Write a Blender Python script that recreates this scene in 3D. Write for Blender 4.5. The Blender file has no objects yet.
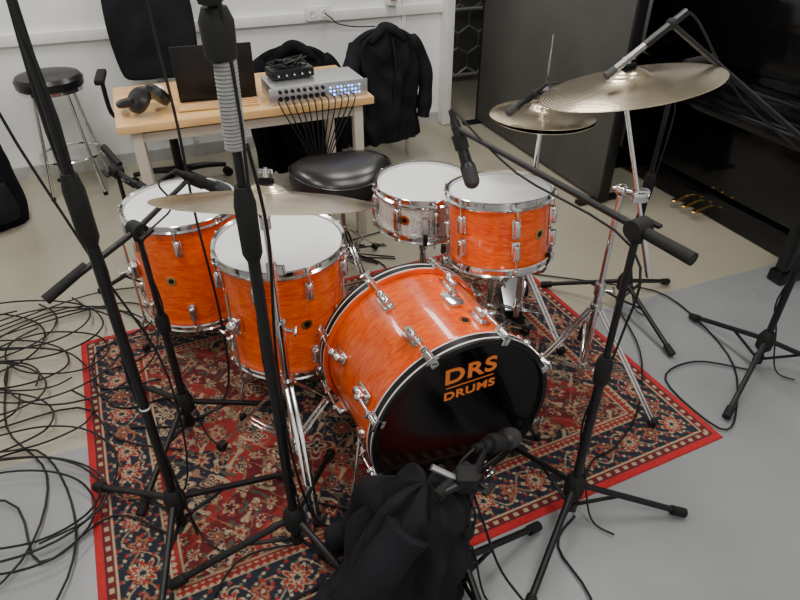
import bpy, bmesh, math, random
import numpy as np
from mathutils import Vector, Matrix, noise
random.seed(4); np.random.seed(4)
V=Vector
rad=math.radians
def T(x,y,z=0): return Matrix.Translation((x,y,z))
def RZ(d): return Matrix.Rotation(rad(d),4,'Z')
def RX(d): return Matrix.Rotation(rad(d),4,'X')
def RY(d): return Matrix.Rotation(rad(d),4,'Y')
ROOM=RZ(22.0)

# ------------------------------------------------------------ materials
def mat(name,col,rough=.5,metal=0.,var=.12,scale=15,bump=0.,coat=0.,stretch=(1,1,1),col2=None,dist=0.,emit=None,spec=.5,bscale=None,bdist=.01):
    m=bpy.data.materials.new(name); m.use_nodes=True
    nt=m.node_tree; bs=nt.nodes['Principled BSDF']
    tc=nt.nodes.new('ShaderNodeTexCoord'); mp=nt.nodes.new('ShaderNodeMapping')
    mp.inputs['Scale'].default_value=stretch
    nt.links.new(tc.outputs['Object'],mp.inputs[0])
    nz=nt.nodes.new('ShaderNodeTexNoise'); nz.inputs['Scale'].default_value=scale; nz.inputs['Detail'].default_value=5
    nz.inputs['Distortion'].default_value=dist
    nt.links.new(mp.outputs[0],nz.inputs['Vector'])
    cr=nt.nodes.new('ShaderNodeValToRGB')
    c2=col2 or tuple(min(1,c*(1+var)) for c in col); c1=col if col2 else tuple(c*(1-var) for c in col)
    cr.color_ramp.elements[0].position=.35; cr.color_ramp.elements[1].position=.65
    cr.color_ramp.elements[0].color=(*c1,1); cr.color_ramp.elements[1].color=(*c2,1)
    nt.links.new(nz.outputs['Fac'],cr.inputs[0]); nt.links.new(cr.outputs[0],bs.inputs['Base Color'])
    bs.inputs['Roughness'].default_value=rough; bs.inputs['Metallic'].default_value=metal
    bs.inputs['Coat Weight'].default_value=coat; bs.inputs['Coat Roughness'].default_value=.05
    bs.inputs['Specular IOR Level'].default_value=spec
    if bump:
        bp=nt.nodes.new('ShaderNodeBump'); bp.inputs['Strength'].default_value=bump; bp.inputs['Distance'].default_value=bdist
        n2=nt.nodes.new('ShaderNodeTexNoise'); n2.inputs['Scale'].default_value=bscale or scale*4
        nt.links.new(mp.outputs[0],n2.inputs['Vector'])
        nt.links.new(n2.outputs['Fac'],bp.inputs['Height']); nt.links.new(bp.outputs[0],bs.inputs['Normal'])
    if emit:
        bs.inputs['Emission Color'].default_value=(*emit[0],1); bs.inputs['Emission Strength'].default_value=emit[1]
    return m
M_orange=mat('orange_pearl_wrap',(.80,.045,.0),.28,col2=(1,.165,.004),scale=2.8,stretch=(4,4,22),dist=2.2,coat=.7,spec=.35)
M_orangeK=mat('orange_pearl_wrap_kick',(.80,.045,.0),.28,col2=(1,.165,.004),scale=2.8,stretch=(4.5,4.5,20),dist=2.2,coat=.7,spec=.35)
M_orange2=mat('orange_hoop_wrap',(.80,.06,.0),.3,col2=(.95,.13,.0),scale=8,coat=.5)
M_chrome=mat('chrome',(.72,.72,.73),.12,1,var=.03)
M_chromeD=mat('worn_chrome',(.45,.45,.45),.3,1,var=.1)
M_head=mat('coated_drum_head',(.73,.74,.75),.6,var=.04,scale=6)
M_blackhead=mat('black_gloss_head',(.002,.002,.002),.08,var=.1,spec=.35)
M_black=mat('black_steel',(.008,.008,.009),.4,.0,var=.2,spec=.35)
M_rubber=mat('black_rubber',(.009,.009,.009),.7,var=.2,spec=.3)
M_cable=mat('cable_rubber',(.010,.010,.011),.5,var=.2,spec=.3)
M_greycable=mat('grey_cable',(.20,.20,.20),.5,var=.2)
M_cloth=mat('black_cloth',(.006,.006,.008),.95,var=.3,scale=8,bump=.25,spec=.12,bscale=300,bdist=.002)
M_cloth2=mat('charcoal_cloth',(.010,.010,.013),.9,var=.3,scale=8,bump=.25,spec=.2,bscale=300,bdist=.002)
M_leather=mat('black_vinyl',(.008,.008,.009),.3,var=.2,scale=40,bump=.1,bdist=.002)
M_white=mat('white_plastic',(.78,.78,.76),.4,var=.03)
M_wall=mat('painted_wall',(.78,.79,.78),.7,var=.03,scale=2,bump=.05,bscale=60)
M_wallD=mat('dark_wall',(.09,.09,.09),.8,var=.1,scale=2)
M_ceil=mat('ceiling_paint',(.7,.7,.68),.8,var=.03,scale=2)
M_panel=mat('dark_partition_laminate',(.064,.061,.058),.55,var=.12,scale=4)
M_piano=mat('black_piano_lacquer',(.004,.004,.005),.1,var=.1,spec=.4)
M_brass=mat('brass',(.75,.50,.16),.25,1,var=.05)
M_wood=mat('birch_table_top',(.62,.36,.14),.35,col2=(.74,.46,.20),scale=3,stretch=(1,12,4),dist=.6,coat=.1)
M_leg=mat('pale_leg_paint',(.55,.5,.42),.5,var=.05)
M_stick=mat('hickory',(.6,.36,.16),.5,var=.1)
M_alu=mat('brushed_aluminium',(.50,.51,.53),.3,.8,var=.05)
M_rod=mat('satin_nickel',(.25,.25,.26),.35,.8,var=.05)
M_blue=mat('blue_led',(.1,.25,1),.4,emit=((.15,.35,1),6))
M_print=mat('orange_print',(.85,.20,.03),.5,var=.03)
M_tape=mat('pale_tape',(.5,.46,.32),.6,var=.1)
M_grille=mat('steel_grille',(.05,.05,.052),.5,.5,var=.2,scale=300,bump=.5,bdist=.002)
M_blueplastic=mat('blue_plastic',(.05,.18,.45),.4)
def cymbal_mat():
    m=mat('cast_bronze_cymbal',(.74,.64,.47),.22,1,var=.08,scale=8)
    nt=m.node_tree; bs=nt.nodes['Principled BSDF']
    tc=nt.nodes.new('ShaderNodeTexCoord'); ln=nt.nodes.new('ShaderNodeVectorMath'); ln.operation='LENGTH'
    w=nt.nodes.new('ShaderNodeMath'); w.operation='MULTIPLY'; w.inputs[1].default_value=900
    s=nt.nodes.new('ShaderNodeMath'); s.operation='SINE'
    bp=nt.nodes.new('ShaderNodeBump'); bp.inputs['Strength'].default_value=.25; bp.inputs['Distance'].default_value=.0006
    nt.links.new(tc.outputs['Object'],ln.inputs[0]); nt.links.new(ln.outputs['Value'],w.inputs[0]); nt.links.new(w.outputs[0],s.inputs[0])
    nt.links.new(s.outputs[0],bp.inputs['Height']); nt.links.new(bp.outputs[0],bs.inputs['Normal'])
    return m
M_cym=cymbal_mat()
def sparkle_mat():
    m=mat('white_sparkle_wrap',(.50,.47,.43),.3,col2=(.72,.70,.66),scale=40,coat=.5)
    nt=m.node_tree; cr=[n for n in nt.nodes if n.type=='VALTORGB'][0]
    vo=nt.nodes.new('ShaderNodeTexVoronoi'); vo.inputs['Scale'].default_value=160
    tc=[n for n in nt.nodes if n.type=='TEX_COORD'][0]
    nt.links.new(tc.outputs['Object'],vo.inputs['Vector']); nt.links.new(vo.outputs['Color'],cr.inputs[0])
    return m
M_sparkle=sparkle_mat()
def floor_mat():
    m=bpy.data.materials.new('painted_concrete_floor'); m.use_nodes=True; nt=m.node_tree; bs=nt.nodes['Principled BSDF']
    N=nt.nodes.new; L=nt.links.new
    tc=N('ShaderNodeTexCoord'); sx=N('ShaderNodeSeparateXYZ'); L(tc.outputs['Object'],sx.inputs[0])
    gt=N('ShaderNodeMath'); gt.operation='GREATER_THAN'; gt.inputs[1].default_value=1.72; L(sx.outputs['Y'],gt.inputs[0])
    mx=N('ShaderNodeMix'); mx.data_type='RGBA'; L(gt.outputs[0],mx.inputs['Factor'])
    mx.inputs[6].default_value=(.245,.252,.262,1); mx.inputs[7].default_value=(.345,.32,.245,1)
    nz=N('ShaderNodeTexNoise'); nz.inputs['Scale'].default_value=2.2; nz.inputs['Detail'].default_value=8; L(tc.outputs['Object'],nz.inputs['Vector'])
    mr=N('ShaderNodeMapRange'); mr.inputs['To Min'].default_value=.78; mr.inputs['To Max'].default_value=1.15; L(nz.outputs['Fac'],mr.inputs['Value'])
    mm=N('ShaderNodeVectorMath'); mm.operation='SCALE'; L(mx.outputs[2],mm.inputs[0]); L(mr.outputs[0],mm.inputs['Scale'])
    L(mm.outputs[0],bs.inputs['Base Color'])
    mr2=N('ShaderNodeMapRange'); mr2.inputs['To Min'].default_value=.20; mr2.inputs['To Max'].default_value=.42; L(nz.outputs['Fac'],mr2.inputs['Value']); L(mr2.outputs[0],bs.inputs['Roughness'])
    return m
M_floor=floor_mat()

# ------------------------------------------------------------ builder
class B:
    def __init__(s,name,M=None):
        s.name=name; s.M=M or Matrix(); s.v=[]; s.f=[]; s.mi=[]; s.mats=[]
    def idx(s,m):
        if m not in s.mats: s.mats.append(m)
        return s.mats.index(m)
    def add(s,vs,fs,m,M=None):
        o=len(s.v)
        if M is not None: vs=[M@V(v) for v in vs]
        s.v+= [tuple(v) for v in vs]; k=s.idx(m)
        for f in fs: s.f.append(tuple(i+o for i in f)); s.mi.append(k)
    def lathe(s,prof,m,M=None,n=48,loop=False):
        vs=[];fs=[]
        for r,z in prof:
            for i in range(n):
                a=2*math.pi*i/n; vs.append((r*math.cos(a),r*math.sin(a),z))
        K=len(prof)
        for k in range(K if loop else K-1):
            k2=(k+1)%K
            for i in range(n):
                j=(i+1)%n; fs.append((k*n+i,k*n+j,k2*n+j,k2*n+i))
        if not loop:
            if prof[0][0]>0: fs.append(tuple(range(n))[::-1])
            if prof[-1][0]>0: fs.append(tuple((K-1)*n+i for i in range(n)))
        s.add(vs,fs,m,M)
    def cyl(s,a,b,r,m,r2=None,n=12):
        a=V(a);b=V(b);d=b-a; L=d.length
        if L<1e-6: return
        q=d.to_track_quat('Z','Y').to_matrix().to_4x4()
        s.lathe([(r,0),(r if r2 is None else r2,L)],m,Matrix.Translation(a)@q,n)
    def tube(s,pts,r,m,n=7,smooth=True,sub=5):
        pts=[V(p) for p in pts]
        if smooth and len(pts)>2:
            P=[pts[0]]+pts+[pts[-1]]; out=[]
            for i in range(1,len(P)-2):
                for k in range(sub):
                    t=k/sub; a,b_,c,d=P[i-1],P[i],P[i+1],P[i+2]
                    out.append(.5*((2*b_)+(c-a)*t+(2*a-5*b_+4*c-d)*t*t+(3*b_-a-3*c+d)*t**3))
            out.append(pts[-1]); pts=out
        vs=[];fs=[]; up=None
        for i,p in enumerate(pts):
            d=(pts[min(i+1,len(pts)-1)]-pts[max(i-1,0)])
            if d.length<1e-7: d=V((0,0,1))
            d.normalize()
            if up is None:
                up=d.orthogonal().normalized()
            up=(up-d*up.dot(d))
            up=up.normalized() if up.length>1e-6 else d.orthogonal().normalized()
            w=d.cross(up)
            rr=r(i/(len(pts)-1)) if callable(r) else r
            for k in range(n):
                a=2*math.pi*k/n; vs.append(p+up*(rr*math.cos(a))+w*(rr*math.sin(a)))
        for i in range(len(pts)-1):
            for k in range(n):
                j=(k+1)%n; fs.append((i*n+k,i*n+j,(i+1)*n+j,(i+1)*n+k))
        fs.append(tuple(range(n))[::-1]); fs.append(tuple((len(pts)-1)*n+k for k in range(n)))
        s.add(vs,fs,m)
    def box(s,c,size,m,M=None,bev=.003,seg=2):
        bm=bmesh.new(); bmesh.ops.create_cube(bm,size=1)
        bmesh.ops.scale(bm,vec=size,verts=bm.verts)
        if bev: bmesh.ops.bevel(bm,geom=bm.edges[:],offset=min(bev,min(size)*.45),segments=seg,affect='EDGES',profile=.6)
        bm.verts.ensure_lookup_table(); bm.verts.index_update()
        vs=[v.co.copy() for v in bm.verts]; fs=[tuple(v.index for v in f.verts) for f in bm.faces]; bm.free()
        s.add([v+V(c) for v in vs] if M is None else [M@(v+V(c)) for v in vs],fs,m)
    def beam(s,a,b,w,h,m,bev=.002):
        a=V(a);b=V(b);d=b-a
        q=d.to_track_quat('Z','Y').to_matrix().to_4x4()
        s.box((0,0,d.length/2),(w,h,d.length),m,Matrix.Translation(a)@q,bev)
    def sph(s,c,r,m,sc=(1,1,1),n=16,M=None):
        prof=[(max(0,r*math.sin(math.pi*k/10)),-r*math.cos(math.pi*k/10)) for k in range(11)]
        prof[0]=(0.0001,-r); prof[-1]=(0.0001,r)
        MM=Matrix.Translation(V(c))@Matrix.Diagonal((*sc,1))
        s.lathe(prof,m,(M@MM) if M is not None else MM,n)
    def loft(s,rings,m,n=48,ex=2.0,amp=0.,seed=0,sub=6,M=None,kf=7):
        R=[rings[0]]+list(rings)+[rings[-1]]; out=[]
        for i in range(1,len(R)-2):
            for k in range(sub):
                t=k/sub
                out.append([.5*((2*R[i][j])+(R[i+1][j]-R[i-1][j])*t+(2*R[i-1][j]-5*R[i][j]+4*R[i+1][j]-R[i+2][j])*t*t+(3*R[i][j]-R[i-1][j]-3*R[i+1][j]+R[i+2][j])*t**3) for j in range(6)])
        out.append(list(rings[-1])); vs=[];fs=[]
        for h,(cx,cy,cz,w,d,al) in enumerate(out):
            ca,sa=math.cos(rad(al)),math.sin(rad(al))
            for k in range(n):
                a=2*math.pi*k/n; c_,s_=math.cos(a),math.sin(a)
                x=math.copysign(abs(c_)**(2/ex),c_)*max(w,.001); y=math.copysign(abs(s_)**(2/ex),s_)*max(d,.001)
                if amp:
                    nn=noise.noise(V((c_*1.6+seed,s_*1.6,cz*4)))
                    nb=noise.noise(V((c_*1.8+seed,s_*1.8,cz*7+seed)))
                    rg=1-2*abs(noise.noise(V((c_*2.2+cz*5,s_*2.2-cz*4,cz*3+seed))))
                    f=amp*(.5*math.sin(kf*a+seed+4*nn)+1.0*nb+.7*(rg-.6))
                    x+=f*c_*min(1,w/.06); y+=f*s_*min(1,d/.04)
                vs.append((cx+x*ca-y*sa,cy+x*sa+y*ca,max(cz,.002)))
        for h in range(len(out)-1):
            for k in range(n):
                j=(k+1)%n; fs.append((h*n+k,h*n+j,(h+1)*n+j,(h+1)*n+k))
        fs.append(tuple(range(n))[::-1]); fs.append(tuple((len(out)-1)*n+k for k in range(n)))
        s.add(vs,fs,m,M)
    def text(s,body,size,m,M,ext=.0006,bold=.025):
        c=bpy.data.curves.new('t','FONT'); c.body=body; c.size=size; c.extrude=ext; c.align_x='CENTER'; c.align_y='CENTER'; c.offset=size*bold
        c.space_character=1.1
        o=bpy.data.objects.new('t',c); bpy.context.scene.collection.objects.link(o)
        bpy.context.view_layer.update(); me=bpy.data.meshes.new_from_object(o.evaluated_get(bpy.context.evaluated_depsgraph_get()))
        s.add([v.co.copy() for v in me.vertices],[tuple(p.vertices) for p in me.polygons],m,M)
        bpy.data.objects.remove(o); bpy.data.curves.remove(c); bpy.data.meshes.remove(me)
    def build(s,sharp=38):
        me=bpy.data.meshes.new(s.name); me.from_pydata(s.v,[],s.f)
        for m in s.mats: me.materials.append(m)
        me.polygons.foreach_set('material_index',s.mi); me.polygons.foreach_set('use_smooth',[True]*len(s.f))
        bm=bmesh.new(); bm.from_mesh(me); bmesh.ops.recalc_face_normals(bm,faces=bm.faces[:]); bm.to_mesh(me); bm.free()
        me.set_sharp_from_angle(angle=rad(sharp)); me.update()
        o=bpy.data.objects.new(s.name,me); o.matrix_world=s.M; bpy.context.scene.collection.objects.link(o); return o

# ------------------------------------------------------------ room shell
def slab(name,c,size,m):
    b=B(name,ROOM@Matrix.Translation(V(c))); b.box((0,0,0),size,m,bev=0); return b.build()
f=B('floor',ROOM); f.box((.45,1.8,-.05),(6.0,7.0,.1),M_floor,bev=0); f.build()
CH=2.75
slab('ceiling',(.45,1.8,CH+.05),(6.0,7.0,.1),M_ceil)
slab('wall_back',(-.225,4.275,CH/2),(4.55,.15,CH),M_wall)
slab('wall_right',(3.49,1.8,CH/2),(.12,6.9,CH),M_wall)
slab('wall_left',(-2.54,1.8,CH/2),(.12,6.9,CH),M_wall)
slab('wall_front',(.45,-1.64,CH/2),(6.0,.12,CH),M_wall)
slab('wall_alcove',(2.45,5.22,CH/2),(2.0,.1,CH),M_wallD)
slab('baseboard_back',(-.225,4.192,.04),(4.5,.014,.08),mat('grey_skirting',(.42,.42,.41),.5))
b=B('trim_1',ROOM); b.box((-.2,4.185,.80),(4.4,.03,.06),M_white,bev=.004); b.build()
b=B('trim_2',ROOM); b.box((2.03,4.2,CH/2),(.06,.2,CH-.01),M_white,bev=.004); b.build()
b=B('trim_3',ROOM); b.box((.25,4.19,1.2),(.03,.018,2.2),M_white,bev=.003);b.box((1.72,4.19,1.2),(.03,.018,2.2),M_white,bev=.003); b.build()
b=B('wall_socket',ROOM)
b.box((1.12,4.165,.825),(.16,.03,.085),M_white,bev=.006)
for dx in(-.038,.038):
    b.lathe([(.024,0),(.024,.004),(.018,.004),(.018,.001)],M_white,T(1.12+dx,4.150,.825)@RX(90),20)
    for e in(-.008,.008): b.cyl((1.12+dx+e,4.152,.825),(1.12+dx+e,4.146,.825),.003,M_black,n=8)
b.tube([(1.16,4.14,.825),(1.19,4.10,.80),(1.24,4.13,.76),(1.35,4.15,.73),(1.5,4.15,.72)],.004,M_cable)
b.build()
b=B('wall_dispenser',ROOM); b.box((1.62,4.16,.92),(.07,.07,.16),M_white,bev=.015); b.box((1.62,4.12,.89),(.04,.02,.03),mat('red_label',(.6,.05,.03)),bev=.004); b.build()
b=B('wire_mesh_gate',ROOM)
q=5.08; p0,p1,z0,z1=2.08,3.38,.06,1.75
for a,c in(((p0,q,z0),(p1,q,z0)),((p0,q,z1),(p1,q,z1)),((p0,q,0),(p0,q,z1)),((p1,q,0),(p1,q,z1)),((p0,q,.6),(p1,q,.6))): b.cyl(a,c,.018,M_alu)
R=.115; hx=R*math.sqrt(3)
for iz in range(13):
    for ip in range(9):
        cx=p0+.11+ip*hx+(hx/2 if iz%2 else 0); cz=z0+.12+iz*1.5*R
        if cx+hx/2>p1 or cz+R>z1: continue
        pt=[V((cx+R*math.sin(k*math.pi/3),q,cz+R*math.cos(k*math.pi/3))) for k in range(6)]
        for k in range(6): b.cyl(pt[k],pt[(k+1)%6],.009,M_alu,n=6)
b.build()
b=B('partition_panel',ROOM)
b.box((2.30,3.34,1.06),(.05,1.5,2.08),M_panel,bev=.004)
for q_ in(2.62,4.06): b.box((2.30,q_,.012),(.3,.05,.024),M_black,bev=.004)
for q_ in(2.585,4.095): b.box((2.30,q_,1.06),(.058,.02,2.09),M_black,bev=.003)
b.build()

# ------------------------------------------------------------ rug
def rug():
    u1=V((.42,-.907,0)); u2=V((.907,.42,0)); A=V((-1.30,1.975,0)); W,L=1.965,1.47
    nx,ny=620,466
    xs=np.linspace(0,W,nx); ys=np.linspace(0,L,ny); X,Y=np.meshgrid(xs,ys)
    red=np.array([.21,.021,.018]); dred=np.array([.10,.012,.014]); navy=np.array([.014,.016,.026]); beige=np.array([.30,.23,.15]); tan=np.array([.19,.10,.055]); brd=np.array([.34,.018,.02]); green=np.array([.06,.065,.05])
    C=np.zeros((ny,nx,3)); C[:]=red
    mx=W/2-np.abs(X-W/2); my=L/2-np.abs(Y-L/2)
    d=np.minimum(mx,my)
    g=np.sin(11*mx+1.3*np.sin(9*my))+np.sin(12*my+1.1*np.sin(8*mx))
    C[g>.35]=navy; C[g<-.9]=dred
    vf=np.sin(52*mx+2.6*np.sin(33*my))+np.sin(50*my+2.6*np.sin(37*mx)); C[np.abs(vf)<.17]=tan
    vf=np.sin(90*mx+2.2*np.sin(57*my))+np.sin(86*my+2.2*np.sin(65*mx)); C[(vf>1.3)]=beige; C[(vf<-1.5)]=green
    def ros(cx,cy,r,n,c,ph=0,X_=mx,Y_=my):
        dx=X_-cx; dy=Y_-cy; rr=np.sqrt(dx*dx+dy*dy)/r; th=np.arctan2(dy,dx)
        bd=.74+.26*np.cos(n*th+ph)
        C[rr<bd*1.14]=c[0]; C[rr<bd]=c[1]; C[rr<bd*.68]=c[2]; C[rr<bd*.45]=c[3]; C[rr<.13]=c[0]
    rnd=random.Random(8); pts=[]
    tries=0
    while len(pts)<75 and tries<9000:
        tries+=1; x=rnd.uniform(.235,W/2); y=rnd.uniform(.235,L/2); r=rnd.choice([.022,.030,.040,.052])
        if all((x-a)**2+(y-b_)**2>((r+c)*1.05)**2 for a,b_,c in pts):
            pts.append((x,y,r)); ros(x,y,r,rnd.choice([4,5,6,7]),rnd.choice([(navy,beige,red,tan),(beige,dred,beige,navy),(navy,red,beige,dred),(beige,navy,tan,red),(tan,beige,navy,beige),(navy,tan,beige,red)]),rnd.random()*3)
    ros(W/2,L/2,.12,12,(navy,beige,navy,red))
    m=d<.225; C[m]=beige; m=d<.219; C[m]=red; m=(d<.212)&((np.sin((X+Y)*150)*np.sin((X-Y)*150))>.2); C[m]=beige
    m=d<.192; C[m]=beige; m=d<.187; C[m]=navy
    inb=d<.187
    s=np.where(mx<my,my,mx); t=np.where(mx<my,mx,my); tt=t-.118
    C[inb&(np.abs(tt-.03*np.sin(s*2*math.pi/.19))<.0035)]=tan
    C[inb&(np.abs(tt+.045*np.sin(s*2*math.pi/.19))<.003)]=beige*.8
    C[inb&(np.sin(s*120)*np.sin(tt*135)>.74)]=red
    C[inb&(np.sin(s*120+1.7)*np.sin(tt*135+1)>.8)]=beige
    C[inb&(np.sin(s*120+3.1)*np.sin(tt*135+2)>.82)]=green*1.6
    for k in range(13):
        cx=.118+k*.095
        dx=s-cx; rr=np.sqrt(dx*dx+tt*tt)/(.042 if k%2==0 else .029); th=np.arctan2(tt,dx); bd=.76+.24*np.cos((8 if k%2==0 else 5)*th)
        cols=(beige,red,beige,navy) if k%2==0 else (red,tan,dred,beige)
        for lim,c in((1.12,cols[0]),(.95,cols[1]),(.6,cols[2]),(.28,cols[3])): C[inb&(rr<bd*lim)]=c
    m=d<.055; C[m]=beige; m=d<.050; C[m]=dred; m=(d<.044)&(d>.03)&(np.sin(s*180)>.2); C[m]=beige
    m=d<.027; C[m]=navy; m=d<.023; C[m]=brd
    C*= (1+.35*(np.random.rand(ny,nx,1)-.5))
    P=np.zeros((ny,nx,3)); A_=np.array(A)
    P[:]=A_+X[...,None]*np.array(u2)+Y[...,None]*np.array(u1); P[...,2]=.006+.0012*np.random.rand(ny,nx)
    P[0,:,2]=P[-1,:,2]=0.0005; P[:,0,2]=P[:,-1,2]=0.0005
    idx=np.arange(nx*ny).reshape(ny,nx)
    q=np.stack([idx[:-1,:-1],idx[1:,:-1],idx[1:,1:],idx[:-1,1:]],-1).reshape(-1,4)
    me=bpy.data.meshes.new('persian_rug'); me.vertices.add(nx*ny); me.vertices.foreach_set('co',P.reshape(-1).astype(np.float32))
    me.loops.add(q.size); me.loops.foreach_set('vertex_index',q.reshape(-1).astype(np.int32))
    me.polygons.add(len(q)); me.polygons.foreach_set('loop_start',np.arange(0,q.size,4,dtype=np.int32)); me.polygons.foreach_set('loop_total',np.full(len(q),4,dtype=np.int32))
    me.update(calc_edges=True); me.validate()
    ca=me.color_attributes.new('weave','FLOAT_COLOR','POINT'); cc=np.ones((nx*ny,4),np.float32); cc[:,:3]=C.reshape(-1,3); ca.data.foreach_set('color',cc.reshape(-1))
    m=bpy.data.materials.new('persian_rug_weave'); m.use_nodes=True; nt=m.node_tree; bs=nt.nodes['Principled BSDF']
    at=nt.nodes.new('ShaderNodeAttribute'); at.attribute_name='weave'
    nz=nt.nodes.new('ShaderNodeTexNoise'); nz.inputs['Scale'].default_value=5; mr=nt.nodes.new('ShaderNodeMapRange'); mr.inputs['To Min'].default_value=.8; mr.inputs['To Max'].default_value=1.3
    vm=nt.nodes.new('ShaderNodeVectorMath'); vm.operation='SCALE'
    nt.links.new(nz.outputs['Fac'],mr.inputs['Value']); nt.links.new(at.outputs['Color'],vm.inputs[0]); nt.links.new(mr.outputs[0],vm.inputs['Scale'])
    nt.links.new(vm.outputs[0],bs.inputs['Base Color']); bs.inputs['Roughness'].default_value=.95; bs.inputs['Specular IOR Level'].default_value=.15
    bs.inputs['Sheen Weight'].default_value=.15
    me.materials.append(m)
    o=bpy.data.objects.new('persian_rug',me); bpy.context.scene.collection.objects.link(o)
rug()
b=B('floor_tape',T(.24,.80)@RZ(-68)); b.box((0,0,.001),(.5,.025,.0015),M_tape,bev=0); b.build()

# ------------------------------------------------------------ drums
def hoop(b,M,R):
    b.lathe([(R+.001,-.016),(R+.012,-.018),(R+.014,-.013),(R+.007,-.008),(R+.007,.006),(R+.011,.011),(R+.009,.013),(R+.001,.008)],M_chrome,M,64,loop=True)
def lug(b,M,R,a,zl,sgn,hoopz):
    A=M@RZ(a)
    b.box((R+.012,0,zl),(.024,.02,.05),M_chrome,A,.007,3)
    b.sph((R+.012,0,zl+.022*sgn),.012,M_chrome,M=A,n=12)
    b.box((R+.004,0,zl),(.008,.028,.064),M_chrome,A,.004)
    p=lambda x,z: A@V((x,0,z))
    b.cyl(p(R+.015,zl),p(R+.015,hoopz+.008*sgn),.0032,M_chrome,n=8)
    b.box((R+.014,0,hoopz-.010*sgn),(.016,.022,.010),M_chrome,A,.002)
    b.cyl(p(R+.015,hoopz-.008*sgn),p(R+.015,hoopz+.010*sgn),.006,M_chrome,n=8)
def tom(b,M,R,D,shell,n,a0=0,badge=None,head=M_head):
    b.lathe([(R,-.006),(R,-D+.006)],shell,M,72)
    b.lathe([(.0005,.003),(R-.012,.003),(R-.002,.001),(R+.002,-.006)],head,M,64)
    b.lathe([(.0005,-D-.003),(R-.012,-D-.003),(R+.002,-D+.006)],M_head,M,64)
    hoop(b,M,R); hoop(b,M@T(0,0,-D)@RX(180),R)
    for k in range(n):
        a=a0+360*k/n
        if D>.2:
            lug(b,M,R,a,-.075,1,0); lug(b,M,R,a,-D+.075,-1,-D)
        else:
            lug(b,M,R,a,-D/2+.012,1,0); lug(b,M,R,a,-D/2-.012,-1,-D)
    if badge is not None:
        A=M@RZ(badge)@T(R,0,-D*.5)@RY(90)
        b.lathe([(.019,-.001),(.019,.002),(.015,.003),(.010,.002),(.0005,.003)],M_brass,A,24)
        b.lathe([(.010,.0035),(.0005,.0036)],M_black,A,16)
def floor_tom(x,y,zt,R,D,a0,legs,badge):
    b=B('floor_tom',T(x,y,0)); M=T(0,0,zt); tom(b,M,R,D,M_orange,8,a0,badge)
    for a in legs:
        ca,sa=math.cos(rad(a)),math.sin(rad(a)); P=lambda r,z:V((r*ca,r*sa,z))
        A=RZ(a)
        b.box((R+.014,0,zt-D*.52),(.028,.045,.06),M_chrome,A,.008,3)
        b.sph((R+.03,0,zt-D*.52),.02,M_chrome,M=A,n=12)
        b.tube([P(R+.028,zt-.08),P(R+.028,zt-D-.02),P(R+.028,.16),P(R+.05,.10),P(R+.055,.02)],.005,M_chrome,n=10)
        b.cyl(P(R+.055,.03),P(R+.055,.006),.011,M_rubber,r2=.014)
        b.cyl(P(R+.04,zt-D*.52),P(R+.062,zt-D*.52),.004,M_chrome); b.box((R+.066,0,zt-D*.52),(.008,.03,.012),M_chrome,A,.004)
    return b.build()
floor_tom(-.798,2.053,.590,.195,.42,10,(-150,-38,90),-95)
floor_tom(-.390,1.752,.605,.202,.40,-12,(-128,-25,100),-62)
def tripod_chrome(b,z,Rl,a0,hub=.30,c=V((0,0,0))):
    for k in range(3):
        a=rad(a0+120*k); e=V((math.cos(a),math.sin(a),0)); w=V((-math.sin(a),math.cos(a),0))
        for s in(-.008,.008):
            b.beam(c+e*.02+w*s+V((0,0,hub)),c+e*Rl+w*s+V((0,0,.03)),.012,.003,M_chrome,.001)
            b.beam(c+e*.018+w*s+V((0,0,.10)),c+e*Rl*.55+w*s+V((0,0,.03+(hub-.03)*.45)),.010,.003,M_chrome,.001)
        b.cyl(c+e*Rl+w*-.012+V((0,0,.024)),c+e*Rl+w*.012+V((0,0,.024)),.016,M_rubber)
    b.cyl(c+V((0,0,hub-.02)),c+V((0,0,hub+.02)),.02,M_chrome); b.cyl(c+V((0,0,.09)),c+V((0,0,.12)),.018,M_chrome)
    b.cyl(c+V((0,0,.06)),c+V((0,0,z)),.0125,M_chrome)
    b.cyl(c+V((0,0,z-.03)),c+V((0,0,z+.012)),.018,M_chrome); b.cyl(c+V((0,0,z-.012)),c+V((.04,-.01,z-.012)),.005,M_chrome); b.box(tuple(c+V((.045,-.011,z-.012))),(.006,.034,.014),M_chrome,bev=.003)
b=B('rack_tom',T(.325,1.872,0)); M=T(0,0,.73)@RX(-7)@RY(-3); tom(b,M,.165,.225,M_orange,6,-80,-48)
b.build()
b=B('tom_stand',T(.335,1.90,0)); tripod_chrome(b,.36,.22,35,.22); b.cyl((0,0,.36),(0,0,.44),.009,M_chrome)
for k in range(3):
    a=rad(80+120*k); e=V((math.cos(a),math.sin(a),0)); b.tube([V((0,0,.43)),e*.07+V((0,0,.435)),e*.15+V((0,0,.455)),e*.195+V((0,0,.48)),e*.200+V((0,0,.54))],.006,M_chrome); b.cyl(e*.2+V((0,0,.515)),e*.2+V((0,0,.545)),.009,M_rubber)
b.build()
SX,SY=.092,2.180
b=B('snare_drum',T(SX,SY,0)); tom(b,T(0,0,.615),.178,.15,M_sparkle,8,12,-115); b.box((0,-.2,.535),(.03,.02,.07),M_chrome,bev=.006); b.build()
b=B('snare_stand',T(SX,SY,0)); tripod_chrome(b,.36,.24,95,.22); b.cyl((0,0,.36),(0,0,.42),.009,M_chrome)
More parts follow.
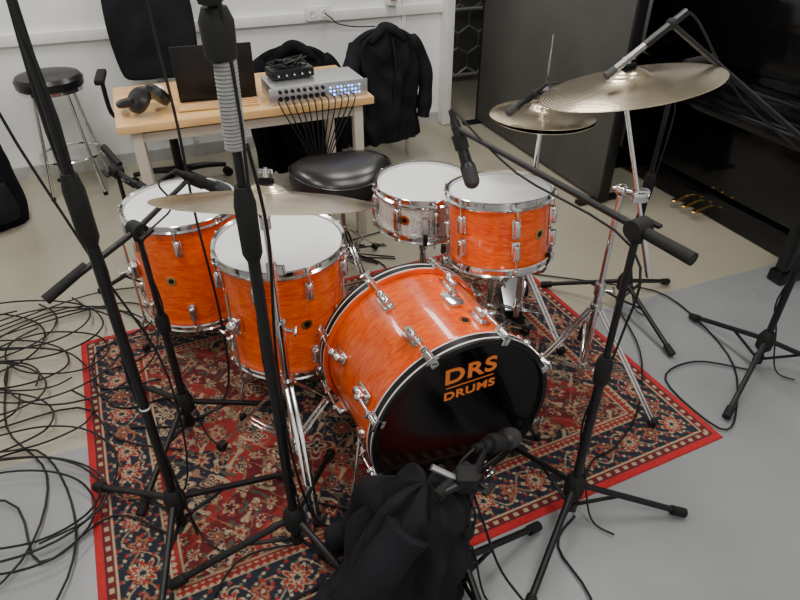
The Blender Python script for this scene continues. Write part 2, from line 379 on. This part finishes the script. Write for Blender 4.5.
for k in range(3):
    a=rad(30+120*k); e=V((math.cos(a),math.sin(a),0)); b.tube([V((0,0,.41)),e*.08+V((0,0,.43)),e*.17+V((0,0,.445)),e*.205+V((0,0,.45)),e*.210+V((0,0,.495))],.006,M_chrome); b.cyl(e*.21+V((0,0,.465)),e*.21+V((0,0,.50)),.009,M_rubber)
b.build()
# bass drum
n=V((.424,-.905,0)).normalized(); u2=V((-n.y,n.x,0))
M=Matrix((( u2.x,0,n.x,0),(u2.y,0,n.y,0),(0,1,0,0),(0,0,0,1)))
KM=T(.182,1.259,.294)@M
b=B('bass_drum',KM)
R=.268; D=.43; I=Matrix()
b.lathe([(R,-.02),(R,-D+.02)],M_orangeK,I,96)
def khoop(z0,s):
    z=lambda v:z0+s*v
    def ring(r0,r1,za,zb,m): b.lathe([(r0,z(za)),(r1,z(za)),(r1,z(zb)),(r0,z(zb))],m,I,96,loop=True)
    ring(R+.002,R+.016,-.044,-.037,M_orange2); ring(R+.002,R+.0163,-.037,-.033,M_white); ring(R+.002,R+.016,-.033,-.013,M_black); ring(R+.002,R+.0163,-.013,-.008,M_white); ring(R+.002,R+.016,-.008,.002,M_black)
khoop(0,1); khoop(-D,-1)
b.lathe([(.0005,-.013),(R-.012,-.013),(R-.004,-.010),(R+.003,-.016)],M_blackhead,I,96)
b.lathe([(R-.004,-.012),(R-.002,-.006),(R+.003,-.006),(R+.003,-.012)],M_black,I,96,loop=True)
b.lathe([(.0005,-D+.013),(R-.012,-D+.013),(R+.003,-D+.016)],M_head,I,96)
for end,s in((0,1),(-D,-1)):
    for k in range(8):
        A=RZ(22.5+45*k)
        P=lambda x,z:A@V((x,0,z))
        b.box((R+.020,0,end-s*.016),(.008,.026,.050),M_chrome,A,.004)
        b.box((R+.012,0,end+s*.006),(.022,.024,.007),M_chrome,A,.003)
        b.box((R+.030,0,end-s*.036),(.020,.022,.014),M_chrome,A,.004)
        b.cyl(P(R+.03,end+s*.004),P(R+.03,end-s*.115),.0038,M_chrome,n=10)
        b.cyl(P(R+.03,end+s*.004),P(R+.03,end-s*.028),.007,M_chrome,n=10)
        b.box((R+.03,0,end+s*.008),(.008,.040,.010),M_chrome,A,.004)
        b.box((R+.005,0,end-s*.125),(.010,.034,.075),M_chrome,A,.006)
        b.box((R+.018,0,end-s*.125),(.030,.024,.052),M_chrome,A,.010,3)
        b.sph((R+.030,0,end-s*.110),.013,M_chrome,M=A,n=12)
A=RZ(78)@T(R,0,-.12)@RY(90); b.lathe([(.018,-.001),(.018,.002),(.012,.002),(.0005,.003)],M_brass,A,24); b.lathe([(.010,.0035),(.0005,.0036)],M_black,A,16)
TS=Matrix.Diagonal((1.12,.92,1,1))
b.text('DRS',.078,M_print,T(.018,.176,-.0118)@TS); b.text('DRUMS',.042,M_print,T(.018,.107,-.0118)@TS,bold=.03); b.box((.018,.138,-.0118),(.15,.003,.001),M_print,bev=0)
for s in(-1,1):
    b.box((s*.262,-.06,-.12),(.03,.05,.05),M_chrome,None,.008)
    b.tube([(s*.27,-.05,-.125),(s*.30,-.14,-.09),(s*.335,-.272,-.055)],.006,M_chrome,smooth=False,n=10); b.cyl((s*.333,-.258,-.058),(s*.336,-.282,-.054),.011,M_rubber)
b.box((.07,R,-.22),(.05,.012,.07),M_chrome,None,.006)
b.build()
PM=T(-.012,1.65,0.008)@RZ(math.degrees(math.atan2(n.y,n.x))+90)
b=B('bass_drum_pedal',PM)
b.box((0,.18,.006),(.09,.30,.008),M_black,bev=.003); b.box((0,.20,.05),(.075,.26,.008),M_alu,T(0,.2,.05)@RX(-14)@T(0,-.2,-.05),.003)
for s in(-.05,.05): b.beam((s,.06,.0),(s,.06,.2),.014,.02,M_chrome)
b.cyl((-.055,.06,.19),(.055,.06,.19),.007,M_chrome); b.cyl((0,.06,.19),(0,.075,.32),.004,M_chrome); b.cyl((0,.09,.32),(0,.06,.32),.022,M_white,n=20)
b.build()

# ------------------------------------------------------------ cymbals
def cymbal(b,M,R,bell=.055):
    pr=[(.006,.034),(.02,.033),(.038,.026),(bell,.014),(bell+.008,.011),(R*.5,.006),(R*.8,-.002),(R,-.012)]
    pr2=pr+[(r,z-.0016) for r,z in pr[::-1]]
    b.lathe(pr2,M_cym,M,96,loop=True)
def felt(b,M):
    b.lathe([(.012,-.005),(.02,-.003),(.02,.008),(.01,.01)],M_cloth,M@T(0,0,.036),20); b.lathe([(.006,0),(.006,.02)],M_chrome,M@T(0,0,.046),12); b.box((0,0,.06),(.035,.008,.012),M_chrome,M,.003)
def cym_obj(name,x,y,h,R,Rot):
    b=B(name,T(x,y,h)@Rot); cymbal(b,Matrix(),R); felt(b,Matrix()); b.cyl((0,0,-.035),(0,0,.07),.004,M_chrome,n=10); b.cyl((0,0,-.02),(0,0,.012),.014,M_cloth); b.cyl((0,0,-.05),(0,0,-.02),.011,M_chrome); b.build()
h=.90
b=B('cymbal_stand',T(-.332,1.366,0)); tripod_chrome(b,h*.62,.26,50,.34)
b.cyl((0,0,h*.6),(0,0,h*.82),.0095,M_chrome); b.cyl((0,0,h*.80),(0,0,h*.84),.015,M_chrome); b.cyl((0,0,h*.82),(0,0,h-.02),.0075,M_chrome); b.cyl((0,0,h-.04),(0,0,h-.005),.014,M_chrome)
b.box((.02,0,h*.82),(.03,.012,.03),M_chrome,bev=.004); b.build()
cym_obj('crash_cymbal',-.322,1.366,.945,.265,RX(-21)@RY(2))
sx,sy=.665,1.72
b=B('cymbal_stand',T(sx,sy,0)); tripod_chrome(b,.45,.29,75,.36); b.cyl((0,0,.45),(0,0,.80),.0095,M_chrome)
b.sph((0,0,.80),.02,M_chrome); b.cyl((-.02,.015,.80),(.070,-.045,.80),.012,M_chrome); b.box((.050,-.035,.80),(.035,.035,.04),M_chrome,bev=.008)
a=V((.107,-.095,.55)); e=V((-.044,-.006,1.06)); b.cyl(a,e,.0065,M_chrome); b.cyl(a,a+(e-a)*.25,.010,M_chrome); b.box((.035,-.05,.8),(.04,.03,.03),M_chrome,bev=.006)
b.cyl(e,e+V((0,0,.03)),.012,M_chrome); b.build()
cym_obj('ride_cymbal',.618,1.714,1.12,.240,RX(-6)@RY(-11.5))
b=B('hi_hat',T(.482,2.085,0)); tripod_chrome(b,.5,.24,70,.30); b.cyl((0,0,.5),(0,0,.85),.0095,M_chrome); b.cyl((0,0,.84),(0,0,.875),.02,M_chrome)
b.cyl((0,0,.85),(0,0,1.16),.003,M_chrome,n=8)
cymbal(b,T(0,0,.915)@RX(-4),.178,.045); cymbal(b,T(0,0,.888)@RX(180),.178,.045); b.cyl((0,0,.95),(0,0,1.0),.010,M_chrome); b.box((.015,0,.985),(.03,.01,.012),M_chrome,bev=.003); b.cyl((0,0,.945),(0,0,.955),.018,M_cloth)
b.box((0,.16,.035),(.08,.24,.008),M_alu,T(0,0,.02)@RX(8),.003); b.box((0,.15,.014),(.09,.28,.006),M_black,bev=.002); b.build()

# ------------------------------------------------------------ throne
b=B('drum_throne',T(-.255,2.50,0)@RZ(20)); tripod_chrome(b,.40,.26,40,.24)
b.lathe([(.03,.40),(.12,.42),(.14,.435),(.0005,.435)],M_black,None,32)
vs=[];fs=[];na=64
def thr(a): return .208*(1+.06*math.cos(2*a)-.10*max(0,math.cos(a+math.pi/2))**6)
prof=[(.0,.565),(.35,.567),(.65,.565),(.85,.555),(.96,.530),(1.0,.495),(.98,.455),(.92,.435),(.6,.43),(0,.43)]
for fr,z in prof:
    for i in range(na):
        a=2*math.pi*i/na; r=thr(a)*max(fr,.002); vs.append((r*math.cos(a),r*math.sin(a),z+.02*(math.cos(2*a))*fr*fr*(1 if z>.48 else 0)))
for k in range(len(prof)-1):
    for i in range(na):
        j=(i+1)%na; fs.append((k*na+i,k*na+j,(k+1)*na+j,(k+1)*na+i))
b.add(vs,fs,M_leather)
b.tube([(thr(2*math.pi*i/64)*.985*math.cos(2*math.pi*i/64),thr(2*math.pi*i/64)*.985*math.sin(2*math.pi*i/64),.530+.019*math.cos(4*math.pi*i/64)) for i in range(65)],.004,M_leather,smooth=False,n=6)
b.build(60)

# ------------------------------------------------------------ mic stands
def mic(b,p,d,L=.16,r=.018,body=M_black):
    p=V(p); d=V(d).normalized()
    b.cyl(p,p+d*L*.62,r*.62,body,r2=r*.85,n=20); b.cyl(p+d*L*.62,p+d*L*.68,r*.85,body,r2=r*1.1,n=20)
    b.cyl(p+d*L*.68,p+d*L*.92,r*1.12,M_grille,n=20); b.sph(p+d*L*.90,r*1.12,M_grille)
    b.cyl(p-d*.03,p,r*.45,M_cable)
    b.cyl(p+d*L*.2,p+d*L*.42,r*1.0,M_rubber,n=16)
def mstand(x,y,h,a0,boom=None,micd=None,leg=.34,angs=None,micL=.16,micr=.018,extra=None,wt=True,pencil=None):
    b=B('microphone_stand',T(x,y,0)); o=V((x,y,0))
    for k in range(3):
        a=rad((angs[k] if angs else a0+120*k)); e=V((math.cos(a),math.sin(a),0))
        b.cyl(e*.02+V((0,0,.145)),e*leg+V((0,0,.022)),.0095,M_black); b.cyl(e*(leg-.035)+V((0,0,.033)),e*(leg+.008)+V((0,0,.018)),.0145,M_rubber)
        b.beam(e*.016+V((0,0,.06)),e*leg*.42+V((0,0,.098)),.012,.005,M_black)
    b.lathe([(.015,.10),(.028,.115),(.03,.16),(.02,.185),(.015,.19)],M_rubber,None,20); b.cyl((0,0,.045),(0,0,.075),.018,M_black)
    b.cyl((0,0,.04),(0,0,h*.58),.0125,M_black,n=16)
    b.lathe([(.013,h*.55),(.02,h*.56),(.021,h*.62),(.015,h*.64)],M_rubber,None,16); b.cyl((0,0,h*.58),(0,0,h),.0085,M_black,n=12)
    if boom:
        e1,e2=V(boom[0])-o,V(boom[1])-o; d=(e2-e1).normalized(); j=V((0,0,h))
        sd=d.cross(V((0,0,1))).normalized()
        b.cyl(V((0,0,h-.03)),V((0,0,h+.005)),.016,M_rubber); b.cyl(j-sd*.022,j+sd*.022,.022,M_rubber,n=18); b.cyl(j+sd*.02,j+sd*.045,.006,M_black); b.beam(j+sd*.045-d*.022,j+sd*.045+d*.022,.014,.008,M_rubber)
        b.cyl(e1,j,.0085,M_black); b.cyl(j,e2,.0085,M_black,r2=.007)
        if wt: b.cyl(e1,e1+d*.13,.0145,M_rubber,r2=.013,n=16)
        md=None
        if micd:
            md=V(micd).normalized(); b.sph(e2,.014,M_rubber); mic(b,e2-md*.02,md,micL,micr)
        if pencil:
            md=V(pencil).normalized(); b.sph(e2,.015,M_rubber); b.cyl(e2-md*.05,e2+md*.09,.0105,M_black,n=20); b.cyl(e2+md*.05,e2+md*.19,.009,M_rod,n=20); b.cyl(e2+md*.19,e2+md*.22,.0105,M_grille,n=20)
        if md:
            k=[e2-md*.05,e2-md*.07-d*.04+V((0,0,-.02)),(e2*.6+j*.4)+V((0,0,-.03)),j+V((.0,0,-.05)),V((.018,-.01,h*.7)),V((-.016,.008,h*.4)),V((.02,0,.2)),V((.06,-.03,.03)),V((.12,-.07,.013))]
            b.tube(k,.003,M_cable)
    if extra: extra(b)
    return b.build()
def ex1(b):
    b.tube([(-.01,.0,1.55),(-.13,.05,1.3),(-.06,.08,.9),(.02,.12,.5),(-.03,.13,.03),(-.2,.1,.012)],.003,M_cable)
    b.tube([(.012,-.01,1.6),(-.014,.0,1.2),(.014,0,.9),(-.015,-.005,.6),(.016,0,.3),(.05,-.03,.03)],.0035,M_cable)
    b.tube([(.17,.63,1.98),(.06,.60,1.8),(.0,.60,1.4),(.0,.62,1.0),(-.01,.64,.7),(.01,.62,.3),(.0,.56,.03),(-.1,.42,.012),(-.3,.4,.012)],.0042,M_cable)
    b.cyl((0,0,.5),(0,0,.506),.0132,M_white)
mstand(-.629,1.105,1.75,155,boom=((-.9,.9,1.65),(-.45,1.75,2.0)),micd=(.1,.3,-1),extra=ex1)
mstand(-.711,1.489,.79,20,boom=((-.893,1.284,.70),(-.60,1.66,.865)),micd=(.35,.25,-.32),micr=.02,micL=.15)
def ex3(b):
    pts=[]
    for i in range(330):
        t=i/329; a=t*2*math.pi*25; rr=.0155; pts.append((rr*math.cos(a)+.004*t,rr*math.sin(a),1.19+.16*t))
    b.tube(pts,.0045,M_greycable,n=6,smooth=False)
    b.lathe([(.012,1.335),(.026,1.345),(.028,1.40),(.02,1.42)],M_rubber,None,18)
    b.box((.0,-.01,1.45),(.035,.05,.05),M_rubber,bev=.01)
    b.tube([(.02,0,1.2),(.03,.02,1.0),(.012,.015,.7),(.02,-.005,.4),(.05,.03,.1),(.12,.06,.016)],.0035,M_cable)
mstand(-.287,1.046,1.75,200,boom=((-.2,.75,1.62),(-.36,1.5,1.9)),micd=(0,.3,-1),extra=ex3)
mstand(.499,1.155,.975,0,boom=((.575,1.045,.965),(.155,1.675,1.005)),micd=(.045,-.05,-.13),micL=.19,micr=.020)
mstand(1.362,1.813,.82,110,boom=((1.62,1.84,.66),(.70,1.724,1.262)),pencil=(-.187,-.092,-.12))
mstand(.953,2.21,1.0,30,boom=((1.10,2.275,1.045),(.42,1.98,1.005)),micd=(-.3,.0,-.25),angs=(35,150,290),micL=.12,micr=.013)
mstand(-1.13,2.33,.60,60,boom=((-1.20,2.42,.66),(-1.02,2.24,.58)),micd=(.3,-.1,-.15),micL=.14,micr=.018,leg=.22)
def ex7(b):
    b.tube([(0,0,.44),(.04,.0,.30),(.10,-.02,.12),(.2,-.1,.02),(.3,-.3,.008)],.0035,M_cable)
    b.box((-.01,.0,.46),(.05,.05,.05),M_rubber,bev=.01); b.cyl((-.03,0,.46),(-.09,.01,.49),.008,M_alu)
mstand(.161,.921,.46,0,angs=(38,180,290),boom=((.08,.87,.465),(.215,1.05,.43)),micd=(.28,.22,-.14),micL=.13,micr=.024,leg=.30,extra=ex7)

# ------------------------------------------------------------ jacket heap on low stand
b=B('black_jacket',T(0,0,0))
b.loft([(-.03,.85,.004,.20,.15,20),(-.03,.85,.06,.185,.14,20),(-.01,.87,.18,.15,.12,20),(.02,.90,.30,.125,.10,15),(.04,.91,.37,.11,.085,10),(.055,.915,.42,.085,.065,10),(.06,.92,.445,.045,.035,10),(.06,.92,.452,.01,.01,10)],M_cloth2,n=120,amp=.032,seed=3,kf=7,sub=10)
b.tube([(-.02,.93,.38),(-.07,1.0,.30),(-.10,1.03,.18),(-.13,1.05,.08),(-.20,1.04,.05)],lambda t:.05-.012*t+.003*math.sin(t*30),M_cloth2,n=18)
b.tube([(.02,.85,.38),(-.06,.80,.27),(-.14,.78,.14),(-.22,.80,.05)],lambda t:.055-.012*t+.003*math.sin(t*26+1),M_cloth2,n=18)
b.build(80)

# ------------------------------------------------------------ desk area
dp,dq=.415,3.03
D_=ROOM@T(dp,dq,0)
b=B('desk',D_); b.box((0,0,.703),(1.12,.60,.034),M_wood,bev=.005)
for sx_ in(-1,1):
    for sy_ in(-1,1): b.box((sx_*.49,sy_*.25,.343),(.045,.045,.686),M_leg,bev=.004)
    b.box((sx_*.49,0,.64),(.03,.46,.06),M_leg,bev=.003)
b.box((0,.25,.64),(.94,.03,.06),M_leg,bev=.003); b.box((0,-.25,.65),(.94,.025,.04),M_leg,bev=.003); b.build()
b=B('laptop',D_@T(-.10,.03,.72)@RZ(-6)); b.box((0,0,.010),(.34,.235,.018),M_black,bev=.004)
LM=T(0,-.118,.018)@RX(8); b.box((0,-.004,.115),(.34,.008,.235),M_black,LM,.004); b.box((0,.001,.118),(.31,.002,.20),M_blackhead,LM,0)
for i in range(11):
    for j in range(4): b.box((-.14+i*.028,-.0+j*.024,.020),(.023,.019,.003),M_rubber,bev=.001)
b.build()
h,w,d=.075,.43,.22
b=B('audio_interface',D_@T(.31,-.15,.72)@RZ(1)); b.box((0,0,h/2),(w,d,h),M_alu,bev=.003)
b.box((0,-d/2-.002,h/2),(w+.03,.005,h),M_alu,bev=.002)
for i in range(8):
    x=-w*.42+i*w*.065; b.lathe([(.011,0),(.011,.004),(.007,.004),(.007,.001)],M_black,T(x,-d/2-.004,h*.35)@RX(90),16)
    b.lathe([(.009,0),(.007,.014),(.0005,.014)],M_black,T(x,-d/2-.004,h*.78)@RX(90),14)
for i in range(9):
    x=w*.12+i*w*.04
    for j in range(3):
        b.box((x,-d/2-.006,h*(.25+.22*j)),(.008,.004,.007),M_blue if (i+j)%3 else M_white,bev=.001)
b.build()
b=B('headphone_amplifier',D_@T(.22,-.10,.797)@RZ(6)); b.box((0,0,.022),(.20,.11,.04),M_black,bev=.005)
for i in range(5): b.cyl((-.075+.037*i,-.055,.022),(-.075+.037*i,-.07,.022),.009,M_rubber); b.sph((-.075+.037*i,-.071,.022),.004,M_white)
rr=random.Random(3)
for k in range(5):
    b.tube([(rr.uniform(-.09,.09),rr.uniform(-.04,.05),.045+rr.uniform(.0,.03)) for i in range(8)],.004,M_cable)
b.build()
b=B('headphones',D_@T(-.41,-.16,.72)@RZ(30))
for s in(-1,1):
    b.lathe([(.028,0),(.056,.004),(.060,.024),(.045,.042),(.0005,.046)],M_leather,T(s*.030,0,.055)@RY(s*50),28)
b.tube([(.070,0,.065),(.095,.05,.05),(.07,.11,.035),(0,.13,.03),(-.07,.11,.035),(-.095,.05,.05),(-.070,0,.065)],.017,M_leather,n=10); b.build()
b=B('tissue_pack',D_@T(-.40,.10,.72)@RZ(12)); b.box((0,0,.018),(.13,.08,.036),M_white,bev=.008); b.box((0,-.01,.037),(.08,.04,.005),M_blueplastic,bev=.002); b.build()
b=B('drumsticks',D_@T(-.12,-.2,.72))
for k in range(4): 
    a=V((-.18,.02*k,.008)); c=V((.16,.03*k-.03,.008)); b.cyl(a,c,.007,M_stick,r2=.004); b.sph(c,.006,M_stick)
b.build()
b=B('interface_cables',D_)
for k in range(12):
    x=.12+.03*k; b.tube([(x,-.275,.745),(x+.0,-.34,.72),(x-.02*k+.10,-.34,.5),(.26+.03*math.sin(k*2),-.32+.02*math.cos(k),.3),(.27+.05*math.sin(k),-.30,.12),(.24+.1*math.sin(k*1.7),-.30+.08*math.cos(k*2.3),.008),(.45+.12*math.sin(k*2.1),-.5+.1*math.cos(k),.008)],.0032,M_cable)
b.build()
b=B('office_chair',ROOM@T(.09,3.72,0)@RZ(-4))
for k in range(5):
    a=rad(18+72*k); e=V((math.cos(a),math.sin(a),0)); b.tube([e*.03+V((0,0,.11)),e*.16+V((0,0,.10)),e*.28+V((0,0,.075))],lambda t:.022-.008*t,M_black,n=10)
    w=V((-e.y,e.x,0)); 
    for s in(-.014,.014): b.cyl(e*.29+w*(s-.008)+V((0,0,.027)),e*.29+w*(s+.008)+V((0,0,.027)),.026,M_rubber,n=18)
b.cyl((0,0,.09),(0,0,.42),.025,M_black); b.box((0,0,.42),(.2,.2,.03),M_black,bev=.01)
b.loft([(0,0,.43,.22,.21,0),(0,0,.45,.25,.24,0),(0,0,.50,.25,.24,0),(0,0,.525,.22,.21,0),(0,0,.53,.12,.12,0)],M_cloth2,ex=4)
b.loft([(0,.24,.58,.16,.02,0),(0,.25,.62,.21,.035,0),(0,.265,.85,.235,.04,0),(0,.30,1.10,.22,.035,0),(0,.31,1.18,.19,.025,0),(0,.31,1.19,.1,.01,0)],M_cloth2,ex=3.5)
b.beam((0,.14,.44),(0,.27,.66),.06,.012,M_black)
for s in(-1,1):
    b.tube([(s*.23,0,.44),(s*.29,0,.48),(s*.295,0,.66)],.012,M_black,n=10); b.box((s*.295,-.01,.675),(.05,.24,.03),M_rubber,bev=.012)
b.build()
b=B('bar_stool',ROOM@T(-.475,3.93,0))
b.lathe([(.0005,.672),(.12,.672),(.16,.665),(.175,.645),(.172,.61),(.16,.60),(.0005,.60)],M_leather,None,48); b.lathe([(.165,.585),(.165,.602),(.1,.602),(.1,.585)],M_chrome,None,40,loop=True)
for k in range(4):
    a=rad(40+90*k); e=V((math.cos(a),math.sin(a),0)); b.tube([e*.12+V((0,0,.59)),e*.13+V((0,0,.5)),e*.17+V((0,0,.2)),e*.20+V((0,0,.01))],.0095,M_chrome,n=10); b.cyl(e*.2,e*.2+V((0,0,.02)),.013,M_rubber)
b.tube([(.165*math.cos(k*math.pi/16),.165*math.sin(k*math.pi/16),.22) for k in range(33)],.008,M_chrome,smooth=False,n=8); b.build()
def coat_chair(p,q,rot,seed,m,hk=1.0,wk=1.0,z0=.18):
    M_=ROOM@T(p,q,0)@RZ(rot)
    b=B('stacking_chair',M_)
    for s in(-1,1):
        b.tube([(s*.20,-.20,.008),(s*.19,-.18,.43),(s*.19,.16,.44),(s*.19,.20,.008)],.010,M_chromeD,smooth=False,n=8)
        b.tube([(s*.19,-.17,.43),(s*.18,-.22,.60),(s*.16,-.25,.72)],.010,M_chromeD,n=8)
    b.box((0,0,.452),(.40,.40,.02),M_black,bev=.008); b.box((0,-.243,.66),(.33,.014,.14),M_black,bev=.006); b.build()
    b=B('coat',M_)
    b.loft([(.02,-.25,z0,.22*wk,.06,0),(.01,-.25,z0+.12,.235*wk,.075,2),(0,-.25,.48,.225*wk,.08,0),(0,-.25,.64*hk,.235*wk,.08,0),(0,-.25,.75*hk,.225*wk,.065,0),(0,-.25,.81*hk,.17*wk,.05,0),(0.0,-.25,.845*hk,.10,.045,0),(0.0,-.25,.86*hk,.03,.02,0)],m,n=120,amp=.028,seed=seed,kf=9,sub=8,ex=2.4)
    b.tube([(-.17*wk,-.26,.77*hk),(-.235*wk,-.30,.64),(-.26*wk,-.33,.50),(-.25*wk,-.34,.34),(-.24*wk,-.34,z0+.04)],lambda t:.050-.008*t+.004*math.sin(t*22+seed),m,n=18)
    b.tube([(.17*wk,-.26,.77*hk),(.245*wk,-.26,.64),(.28*wk,-.27,.5),(.27*wk,-.28,.36),(.26*wk,-.28,z0+.12)],lambda t:.052-.010*t+.004*math.sin(t*19),m,n=18)
    b.tube([(-.11,-.30,.79*hk),(-.06,-.30,.84*hk),(.0,-.27,.862*hk),(.06,-.30,.84*hk),(.11,-.31,.79*hk)],lambda t:.016+.016*math.sin(math.pi*t),m,n=14)
    b.tube([(.02,-.325,.81*hk),(.03,-.345,.64),(.02,-.34,.45),(.03,-.33,z0+.03)],.007,M_black,n=8)
    b.build(80)
coat_chair(1.31,3.84,8,1.3,M_cloth2,.965,1.02,.16); coat_chair(.81,3.74,-6,5.1,M_cloth,.93,.92,.10)
b=B('backpack',ROOM@T(-.92,3.60,0)@RZ(20)); b.loft([(0,0,.004,.17,.12,0),(0,0,.10,.19,.14,0),(0,0,.32,.18,.13,0),(0,0,.48,.15,.10,0),(0,0,.55,.07,.05,0)],M_cloth,n=64,amp=.010,seed=2,ex=2.8)
b.tube([(-.06,-.05,.5),(-.03,-.02,.60),(.03,-.02,.60),(.06,-.05,.5)],.01,M_cloth); b.loft([(0,-.12,.06,.12,.05,0),(0,-.13,.14,.13,.06,0),(0,-.12,.26,.11,.04,0)],M_cloth2,n=40,ex=3,amp=.006); b.build(80)

# ------------------------------------------------------------ piano
b=B('upright_piano',ROOM@T(2.76,2.30,0))
L=1.50
b.box((.30,0,.60),(.56,L,1.18),M_piano,bev=.006); b.box((.29,0,1.205),(.62,L+.04,.025),M_piano,bev=.006)
b.box((-.006,0,.36),(.016,L-.16,.42),M_piano,bev=.004); b.box((-.01,0,.07),(.05,L,.12),M_piano,bev=.005)
b.box((-.10,0,.625),(.30,L,.05),M_piano,bev=.006); b.box((-.04,0,.69),(.20,L-.1,.10),M_piano,bev=.02)
for s in(-1,1):
    b.box((-.10,s*(L/2-.03),.68),(.29,.06,.14),M_piano,bev=.012); b.box((-.20,s*(L/2-.05),.31),(.055,.055,.60),M_piano,bev=.01); b.box((-.11,s*(L/2-.05),.03),(.26,.08,.06),M_piano,bev=.01)
b.box((.0,0,.95),(.012,L-.2,.36),M_piano,bev=.004)
for k in(-1,0,1):
    y=k*.075; b.tube([(.0,y,.065),(-.06,y,.062),(-.11,y,.055)],.008,M_brass,n=8); b.sph((-.125,y,.052),.026,M_brass,sc=(1.25,.75,.4))
b.build()

# ------------------------------------------------------------ floor cables
b=B('floor_cables',T(0,0,0))
rr=random.Random(21)
for k in range(11):
    t=(k%8)/7; cx=-1.60+.42*t+rr.uniform(-.10,.10); cy=2.0-.85*t+rr.uniform(-.1,.1); R0=rr.uniform(.15,.32); ecc=rr.uniform(.5,.95); ph=rr.uniform(0,6); pts=[]
    N=int(rr.uniform(1.1,2.0)*12); sgn=rr.choice((-1,1)); drx=rr.uniform(-.012,.014); dry=rr.uniform(-.014,.010)
    for i in range(N):
        a=ph+sgn*i*math.pi/6; r=R0*(1+.22*math.sin(i*.55+ph*2))
        pts.append((cx+drx*i+r*math.cos(a),cy+dry*i+r*ecc*math.sin(a),.012+.006*abs(math.sin(i*1.3+k))+.003*k))
    b.tube(pts,.0036,M_cable,n=6,sub=4)
def run(pts,z=.014): b.tube([(x,y,z+.003*math.sin(i*2.1)) for i,(x,y) in enumerate(pts)],.0036,M_cable,n=6)
run([(-1.9,1.5),(-1.5,1.45),(-1.15,1.6),(-.95,1.45),(-.72,1.40)])
run([(-1.6,1.1),(-1.2,1.2),(-1.0,1.0),(-.85,1.15),(-.64,1.07)])
run([(-1.2,.75),(-1.05,1.0),(-1.12,1.3),(-1.35,1.5),(-1.5,1.8)])
run([(-.95,.6),(-.9,.95),(-1.0,1.2),(-1.2,1.4),(-1.4,1.35),(-1.7,1.55)])
run([(-1.9,1.8),(-1.5,2.1),(-1.2,2.25),(-1.05,2.1),(-1.2,1.9),(-1.1,1.7),(-.9,1.75)])
run([(-1.8,1.9),(-1.45,2.2),(-1.15,2.15),(-1.0,1.9),(-1.15,1.75),(-1.0,1.6),(-.85,1.65)])
run([(-1.75,2.0),(-1.4,2.3),(-1.1,2.4),(-.9,2.55),(-.5,2.75),(-.2,2.7)])
run([(-1.0,.7),(-.8,.85),(-.55,.8),(-.45,1.0),(-.3,1.05)],.016)
run([(-.6,.75),(-.35,.85),(-.1,1.02),(-.12,1.15),(-.3,1.2)],.016)
run([(.3,.6),(.5,.85),(.45,1.05),(.52,1.15)],.010)
run([(.52,1.16),(.62,1.35),(.72,1.42),(.85,1.6),(.95,1.9),(.95,2.2)],.016)
run([(1.35,1.8),(1.15,1.85),(1.0,1.75),(1.1,1.5),(1.2,1.6),(1.3,1.9),(1.2,2.3),(.95,2.4),(.6,2.5),(.3,2.6)],.010)
run([(.3,2.55),(.0,2.45),(-.1,2.6),(-.3,2.75),(-.1,2.9)],.008)
b.build()

# ------------------------------------------------------------ lights
def lamp(p,q,w,l,power,col=(1,.97,.92)):
    e=bpy.data.objects.new('ceiling_lamp',None); e.matrix_world=ROOM@T(p,q,CH-.05); bpy.context.scene.collection.objects.link(e)
    bb=B('housing'); bb.box((0,0,.02),(w+.06,l+.06,.05),M_white,bev=.01); o=bb.build(); o.parent=e
    L=bpy.data.lights.new('lamp_panel','AREA'); L.shape='RECTANGLE'; L.size=w; L.size_y=l; L.energy=power; L.color=col
    lo=bpy.data.objects.new('lamp_panel',L); bpy.context.scene.collection.objects.link(lo); lo.parent=e; lo.location=(0,0,-.02)
lamp(-.6,1.2,.30,1.3,34); lamp(1.5,1.2,.30,1.3,34); lamp(-.6,3.2,.30,1.1,31); lamp(1.5,3.2,.30,1.1,25); lamp(.4,-.6,.30,1.3,32)
w=bpy.data.worlds.new('world'); bpy.context.scene.world=w; w.use_nodes=True; bg=w.node_tree.nodes['Background']; bg.inputs[0].default_value=(1,.99,.97,1); bg.inputs[1].default_value=.3

# ------------------------------------------------------------ camera
c=bpy.data.cameras.new('camera'); c.lens=28.03; c.sensor_width=36; c.clip_start=.02
co=bpy.data.objects.new('camera',c); co.location=(0,0,1.6); co.rotation_euler=(rad(55),0,0); bpy.context.scene.collection.objects.link(co); bpy.context.scene.camera=co
